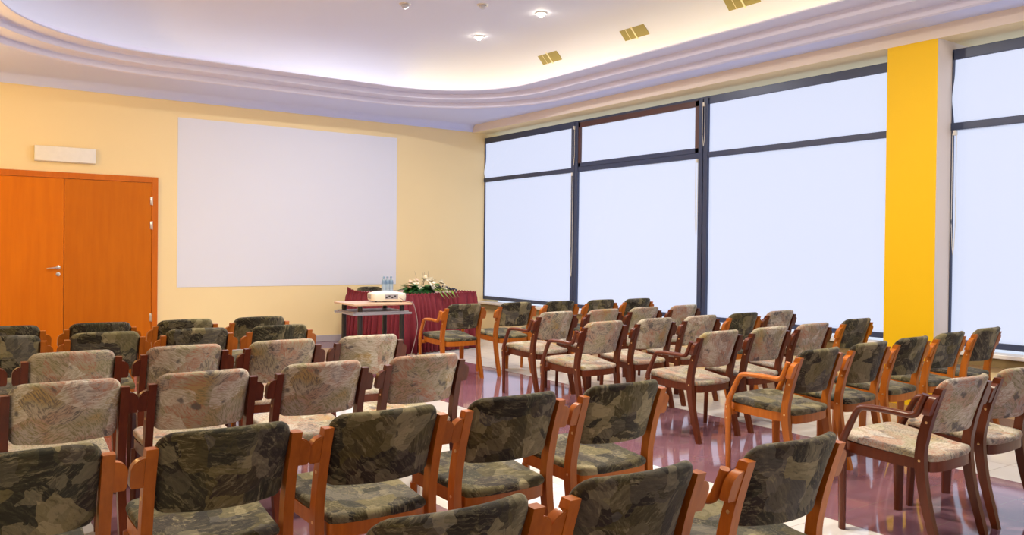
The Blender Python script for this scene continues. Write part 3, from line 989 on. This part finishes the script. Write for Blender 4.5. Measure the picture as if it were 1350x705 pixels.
# chair behind the table
chair(D_, 0, 5.17 * U, 10.95 * U, PI + .10, 'dark chair behind the burgundy table, only its back showing', 'presenter seating')

def on_table(u, v): 
    return (TX + u * math.cos(ta) - v * math.sin(ta), TY + u * math.sin(ta) + v * math.cos(ta))

# bottles
def bottle(x, y, label):
    r = empty('water_bottle', (x, y, TZ + .0005))
    tag(r, label, 'bottle', 'water bottles on the burgundy table')
    b = bmesh.new(); lathe(b, [(0, 0), (.027, 0), (.031, .006), (.031, .05), (.029, .055), (.031, .06), (.031, .155), (.026, .178), (.012, .200), (.011, .212), (0, .212)], 20)
    link('bottle_body', b, M['water'], r, True, angle=60)
    b = bmesh.new(); lathe(b, [(.0, .2125), (.0145, .2125), (.0145, .230), (.012, .233), (0, .233)], 16); link('cap', b, M['bottle_label'], r, True, angle=40)
    b = bmesh.new(); lathe(b, [(.0314, .128), (.0318, .130), (.0318, .155), (.0268, .180)], 20); link('neck_label', b, M['bottle_label'], r, True)
for k, nm in enumerate(('left', 'middle', 'right')):
    u_ = .12 + .064 * k; x, y = on_table(u_, .62)
    bottle(x, y, 'clear water bottle, %s of the three behind the projector' % nm)

# flower arrangement
fx, fy = on_table(.46, .24)
fl = empty('flower_arrangement', (fx, fy, TZ + .001), ta)
tag(fl, 'low arrangement of cream lilies and peach roses on the burgundy table', 'flowers')
rnd = random.Random(3)
def leaf(b, base, dirv, L, w, curl=.3, n=6, mi=0):
    dirv = Vector(dirv).normalized()
    side = dirv.cross(Vector((0, 0, 1)))
    if side.length < .05: side = Vector((1, 0, 0))
    side.normalize(); upv = side.cross(dirv).normalized()
    prev = None
    for k in range(n + 1):
        t_ = k / n
        c = Vector(base) + dirv * (L * t_) - Vector((0, 0, 1)) * (curl * L * t_ * t_)
        ww = w * math.sin(PI * min(.98, .08 + .9 * t_)) ** .8
        row = [b.verts.new(c - side * ww + upv * .12 * ww), b.verts.new(c - upv * .15 * ww), b.verts.new(c + side * ww + upv * .12 * ww)]
        for v in row:
            if v.co.y > -.32: v.co.z = max(v.co.z, .004 if v.co.y > -.20 else .040)
        row2 = [b.verts.new(v.co - upv * .0012) for v in row]
        if prev:
            for q in (0, 1):
                b.faces.new([prev[0][q], prev[0][q + 1], row[q + 1], row[q]]).material_index = mi
                b.faces.new([prev[1][q], row2[q], row2[q + 1], prev[1][q + 1]]).material_index = mi
        prev = (row, row2)
b = bmesh.new(); lathe(b, [(0, 0), (.10, 0), (.12, .012), (.12, .05), (.08, .07), (0, .07)], 20)
for v in b.verts: v.co.x *= 2.0
link('flower_tray', b, M['leaf'], fl, True)
b = bmesh.new()
for k in range(95):
    a = rnd.uniform(0, 2 * PI); r_ = rnd.uniform(.02, .10)
    bx, by = 2.3 * r_ * math.cos(a), r_ * math.sin(a)
    el = rnd.uniform(-.05, .75)
    leaf(b, (bx, by, .045 + rnd.uniform(0, .05)), (1.5 * math.cos(a) + rnd.uniform(-.3, .3), math.sin(a), el), rnd.uniform(.10, .19), rnd.uniform(.022, .046), rnd.uniform(.1, .55))
link('foliage', b, M['leaf'], fl, True)
b = bmesh.new()
for k in range(30):
    a = rnd.uniform(2.5, 3.8)
    leaf(b, (-.16 + rnd.uniform(-.05, .06), rnd.uniform(-.06, .06), .05 + rnd.uniform(0, .05)), (math.cos(a), .7 * math.sin(a), rnd.uniform(.0, .8)), rnd.uniform(.10, .19), rnd.uniform(.007, .014), .3)
link('fern_spray', b, M['leaf_light'], fl, True)
def lily(pos, dirv, size):
    b = bmesh.new()
    d_ = Vector(dirv).normalized()
    q = d_.to_track_quat('Z', 'Y').to_matrix()
    for k in range(6):
        a = k * PI / 3
        v = q @ Vector((math.cos(a) * .75, math.sin(a) * .75, .8))
        leaf(b, pos, v, size, size * .36, .35, 6)
    tube(b, [Vector(pos) - d_ * size * .5, Vector(pos), Vector(pos) + d_ * size * .5], [.003, .006, .003], 6)
    link('lily', b, M['petal_white'], fl, True)
for p, dv, s in (((-.13, -.03, .17), (-.3, -.8, .7), .075), ((.02, -.05, .20), (.1, -.7, .9), .085), ((.14, -.04, .18), (.2, -.8, .6), .080), ((-.10, -.09, .11), (-.1, -1, .3), .05),
                  ((.33, -.04, .14), (.5, -.6, .7), .075), ((.36, -.07, .075), (.5, -.8, .2), .07), ((.13, -.12, .115), (.1, -1, .2), .045)):
    lily(p, dv, s * 1.15)
def rose(pos, s):
    b = bmesh.new()
    lathe(b, [(0, -s * .6), (s * .55, -s * .35), (s * .95, .1 * s), (s * .9, .55 * s), (s * .62, .72 * s), (s * .5, .55 * s), (s * .35, .75 * s), (s * .15, .6 * s), (0, .7 * s)], 14, Matrix.Translation(pos) @ Matrix.Rotation(.6, 4, 'X'))
    link('rose', b, M['petal_pink'], fl, True)
for p, s in (((-.245, -.05, .105), .036), ((-.17, .02, .165), .03), ((-.06, .02, .19), .03), ((.10, .03, .20), .03)): rose(p, s)
# hanging calla petal in front and drooping leaves over the table edge
b = bmesh.new(); leaf(b, (.03, -.11, .20), (.25, -.55, -.75), .22, .026, .25, 8); link('hanging_petal', b, M['petal_white'], fl, True)
b = bmesh.new()
for k in range(5): leaf(b, (.06 + .05 * k, -.13, .07), (.3 + .15 * k - .2, -1, .1), .27, .018, .55, 10)
link('drooping_leaf', b, M['leaf_light'], fl, True)
b = bmesh.new()
for k in range(5):
    p0 = Vector((rnd.uniform(-.05, .15), 0, .12)); dv = Vector((rnd.uniform(-.35, .5), rnd.uniform(-.3, .3), 1)).normalized()
    tube(b, [p0, p0 + dv * .10, p0 + dv * rnd.uniform(.15, .20)], [.003, .002, .001], 5)
link('twigs', b, M['twig'], fl, True)
b = bmesh.new()
for k in range(26):
    x = .36 + .30 * (k / 26); y = rnd.uniform(-.06, .04); z = .075 - .06 * (k / 26) + rnd.uniform(0, .03)
    bmesh.ops.create_icosphere(b, subdivisions=1, radius=rnd.uniform(.011, .018), matrix=Matrix.Translation((x, y, max(.015, z))))
tube(b, [(.2, 0, .08), (.4, -.01, .06), (.66, -.01, .012)], .005, 6)
link('berry_sprig', b, M['berry'], fl, True)

# ------------------------------------------------------------------ projector stand
P0, P1 = Vector((3.64 * U, 8.07 * U, 0)), Vector((4.31 * U, 8.05 * U, 0))
sa = math.atan2(P1.y - P0.y, P1.x - P0.x)
SL, SW, SZ = (P1 - P0).length, .57 * U, .727 * U
st = empty('projector_stand', P0, sa)
tag(st, 'small beech-topped projector stand with black legs before the burgundy table', 'stand')
b = bmesh.new(); box(b, 0, SL, 0, SW, SZ - .022, SZ, .005); link('tabletop', b, M['table_wood'], st)
b = bmesh.new()
box(b, .03, SL - .03, .03, SW - .03, SZ - .105, SZ - .092, .003); link('shelf', b, M['grey_metal'], st)
b = bmesh.new()
for q in ((.0, SL, .012, .034), (.0, SL, SW - .034, SW - .012)):
    box(b, q[0], q[1], q[2], q[3], SZ - .128, SZ - .1055, .004)
for q in ((.012, .034), (SL - .034, SL - .012)):
    box(b, q[0], q[1], .034, SW - .034, SZ - .128, SZ - .1055, .004)
link('frame_rail', b, M['grey_metal'], st)
for x in (.10, SL - .10):
    for y in (.07, SW - .07):
        b = bmesh.new()
        tube(b, [(x, y, .02), (x, y, SZ - .0225)], .027, 12)
        link('leg', b, M['black_metal'], st, True, angle=40)
    b = bmesh.new(); box(b, x - .03, x + .03, .0, SW, 0.0, .03, .006)
    link('foot_bar', b, M['black_metal'], st)
# projector
pc = Vector((4.425, P0.y + .335, SZ))
pr = empty('projector', (pc.x, pc.y, SZ + .0005), math.radians(-12))
tag(pr, 'ivory video projector standing on the beech-topped stand', 'projector')
b = bmesh.new()
ol = rounded_rect(-.205, .205, -.135, .135, .045, .045, 6)
lay = [(.93, .012), (.985, .025), (1.0, .05), (1.0, .075), (.985, .096), (.94, .110), (.80, .118), (.4, .121)]
rings = [[b.verts.new((x * k, y * k, z - (.012 * (x / .2) ** 2 if z > .1 else 0))) for x, y in ol] for k, z in lay]
n = len(ol)
for A, B in zip(rings[:-1], rings[1:]):
    for k in range(n): b.faces.new([A[k], A[(k + 1) % n], B[(k + 1) % n], B[k]])
b.faces.new(rings[0][::-1]); b.faces.new(rings[-1])
link('housing', b, M['cream_plastic'], pr, True, angle=40)
b = bmesh.new()
box(b, -.055, .10, -.1385, -.134, .035, .088, .002)
link('connector_panel', b, M['grey_metal'], pr)
b = bmesh.new()
for k in range(4): box(b, -.048 + .034 * k, -.026 + .034 * k, -.1405, -.1386, .042 + .016 * (k % 2), .060 + .016 * (k % 2), .001)
link('sockets', b, M['dark'], pr)
b = bmesh.new()
for k in range(7): box(b, -.2075, -.2035, -.075 + .022 * k, -.065 + .022 * k, .035, .085, .001)
link('vent_grille', b, M['grey_metal'], pr)
b = bmesh.new(); lathe(b, [(0, 0), (.036, 0), (.038, .02), (.030, .022), (.026, .012), (0, .010)], 20, Matrix.Translation((.09, .133, .066)) @ Matrix.Rotation(-PI / 2, 4, 'X'))
link('lens', b, M['dark'], pr, True, angle=40)
for x, y in ((-.15, -.09), (.15, -.09), (0, .09)):
    b = bmesh.new(); lathe(b, [(0, 0), (.014, 0), (.012, .014), (0, .014)], 12, Matrix.Translation((x, y, 0)))
    link('foot', b, M['dark'], pr, True, angle=40)
# cable
b = bmesh.new()
pt = lambda x, y, z: st.matrix_basis @ Vector((x, y, z))
cp = [pr.location + Vector((.07, -.19, .05)), pr.location + Vector((.14, -.20, .012)), pt(SL - .02, .012, SZ + .007), pt(SL + .014, .010, SZ - .006), pt(SL + .06, .02, SZ - .14), pt(SL + .085, .04, SZ - .30), pt(SL + .05, .08, .24), pt(SL + .02, .13, .06), pt(SL + .05, .2, .008), pt(SL + .3, .45, .007)]
tube(b, smooth_path(cp, 6), .0045, 8)
tag(link('projector_cable', b, M['cable'], None, True), 'grey cable hanging from the projector down beside the stand', 'cable')

# ------------------------------------------------------------------ light
w = bpy.data.worlds.new('daylight'); bpy.context.scene.world = w
w.use_nodes = True
w.node_tree.nodes['Background'].inputs[0].default_value = (.75, .83, 1, 1)
w.node_tree.nodes['Background'].inputs[1].default_value = 1.0
def area(name, loc, size, energy, col, size_y=None, rot=(0, 0, 0), shape='DISK'):
    L = bpy.data.lights.new(name, 'AREA'); L.energy = energy; L.color = col; L.shape = shape; L.size = size
    if size_y: L.size_y = size_y
    o = bpy.data.objects.new(name, L); C.objects.link(o); o.location = loc; o.rotation_euler = rot
    return o
for (x, y, e_, c_) in ((.5, 9.4, 420, (1, .70, .28)), (.2, 6.4, 180, (1, .73, .34)), (.5, 3.6, 185, (1, .79, .44)),
                   (2.8, 3.4, 165, (1, .88, .66)), (3.4, 6.0, 115, (1, .93, .80)), (4.6, 8.6, 95, (1, .97, .94)), (5.2, 2.4, 65, (1, .90, .74))):
    area('ceiling_lamp', (x, y, ZC - .03), .35, e_, c_)
# wall lamp on the left wall, outside the photo
L = bpy.data.lights.new('wall_lamp', 'POINT'); L.energy = 75; L.color = (1, .68, .26); L.shadow_soft_size = .12
lo_ = bpy.data.objects.new('wall_lamp', L); C.objects.link(lo_); lo_.location = (XL + .3, 9.4, 2.75)
# added cool fill light at the rear wall behind the camera, no window there
area('rear_cool_fill', (4.2, YR + .06, 1.75), 5.4, 55, (.58, .72, 1.0), 2.2, (PI / 2, 0, 0), 'RECTANGLE')

# ------------------------------------------------------------------ camera
cd = bpy.data.cameras.new('camera')
cam = bpy.data.objects.new('camera', cd); C.objects.link(cam)
Rm = Matrix((CAM_R, CAM_U, -CAM_F)).transposed().to_4x4()
cam.matrix_world = Matrix.Translation((0, 0, 1.38)) @ Rm
cd.sensor_width = 36; cd.lens = FPX * 36 / 1350
cd.shift_y = (CY - 352.5) / 1350
cd.clip_start = .02
sc = bpy.context.scene
sc.camera = cam
sc.view_settings.view_transform = 'Standard'
sc.view_settings.look = 'None'
sc.view_settings.gamma = 1.0
sc.view_settings.use_curve_mapping = False
sc.view_settings.exposure = 0.0
sc.cycles.use_denoising = True
sc.cycles.max_bounces = 8
sc.cycles.diffuse_bounces = 5
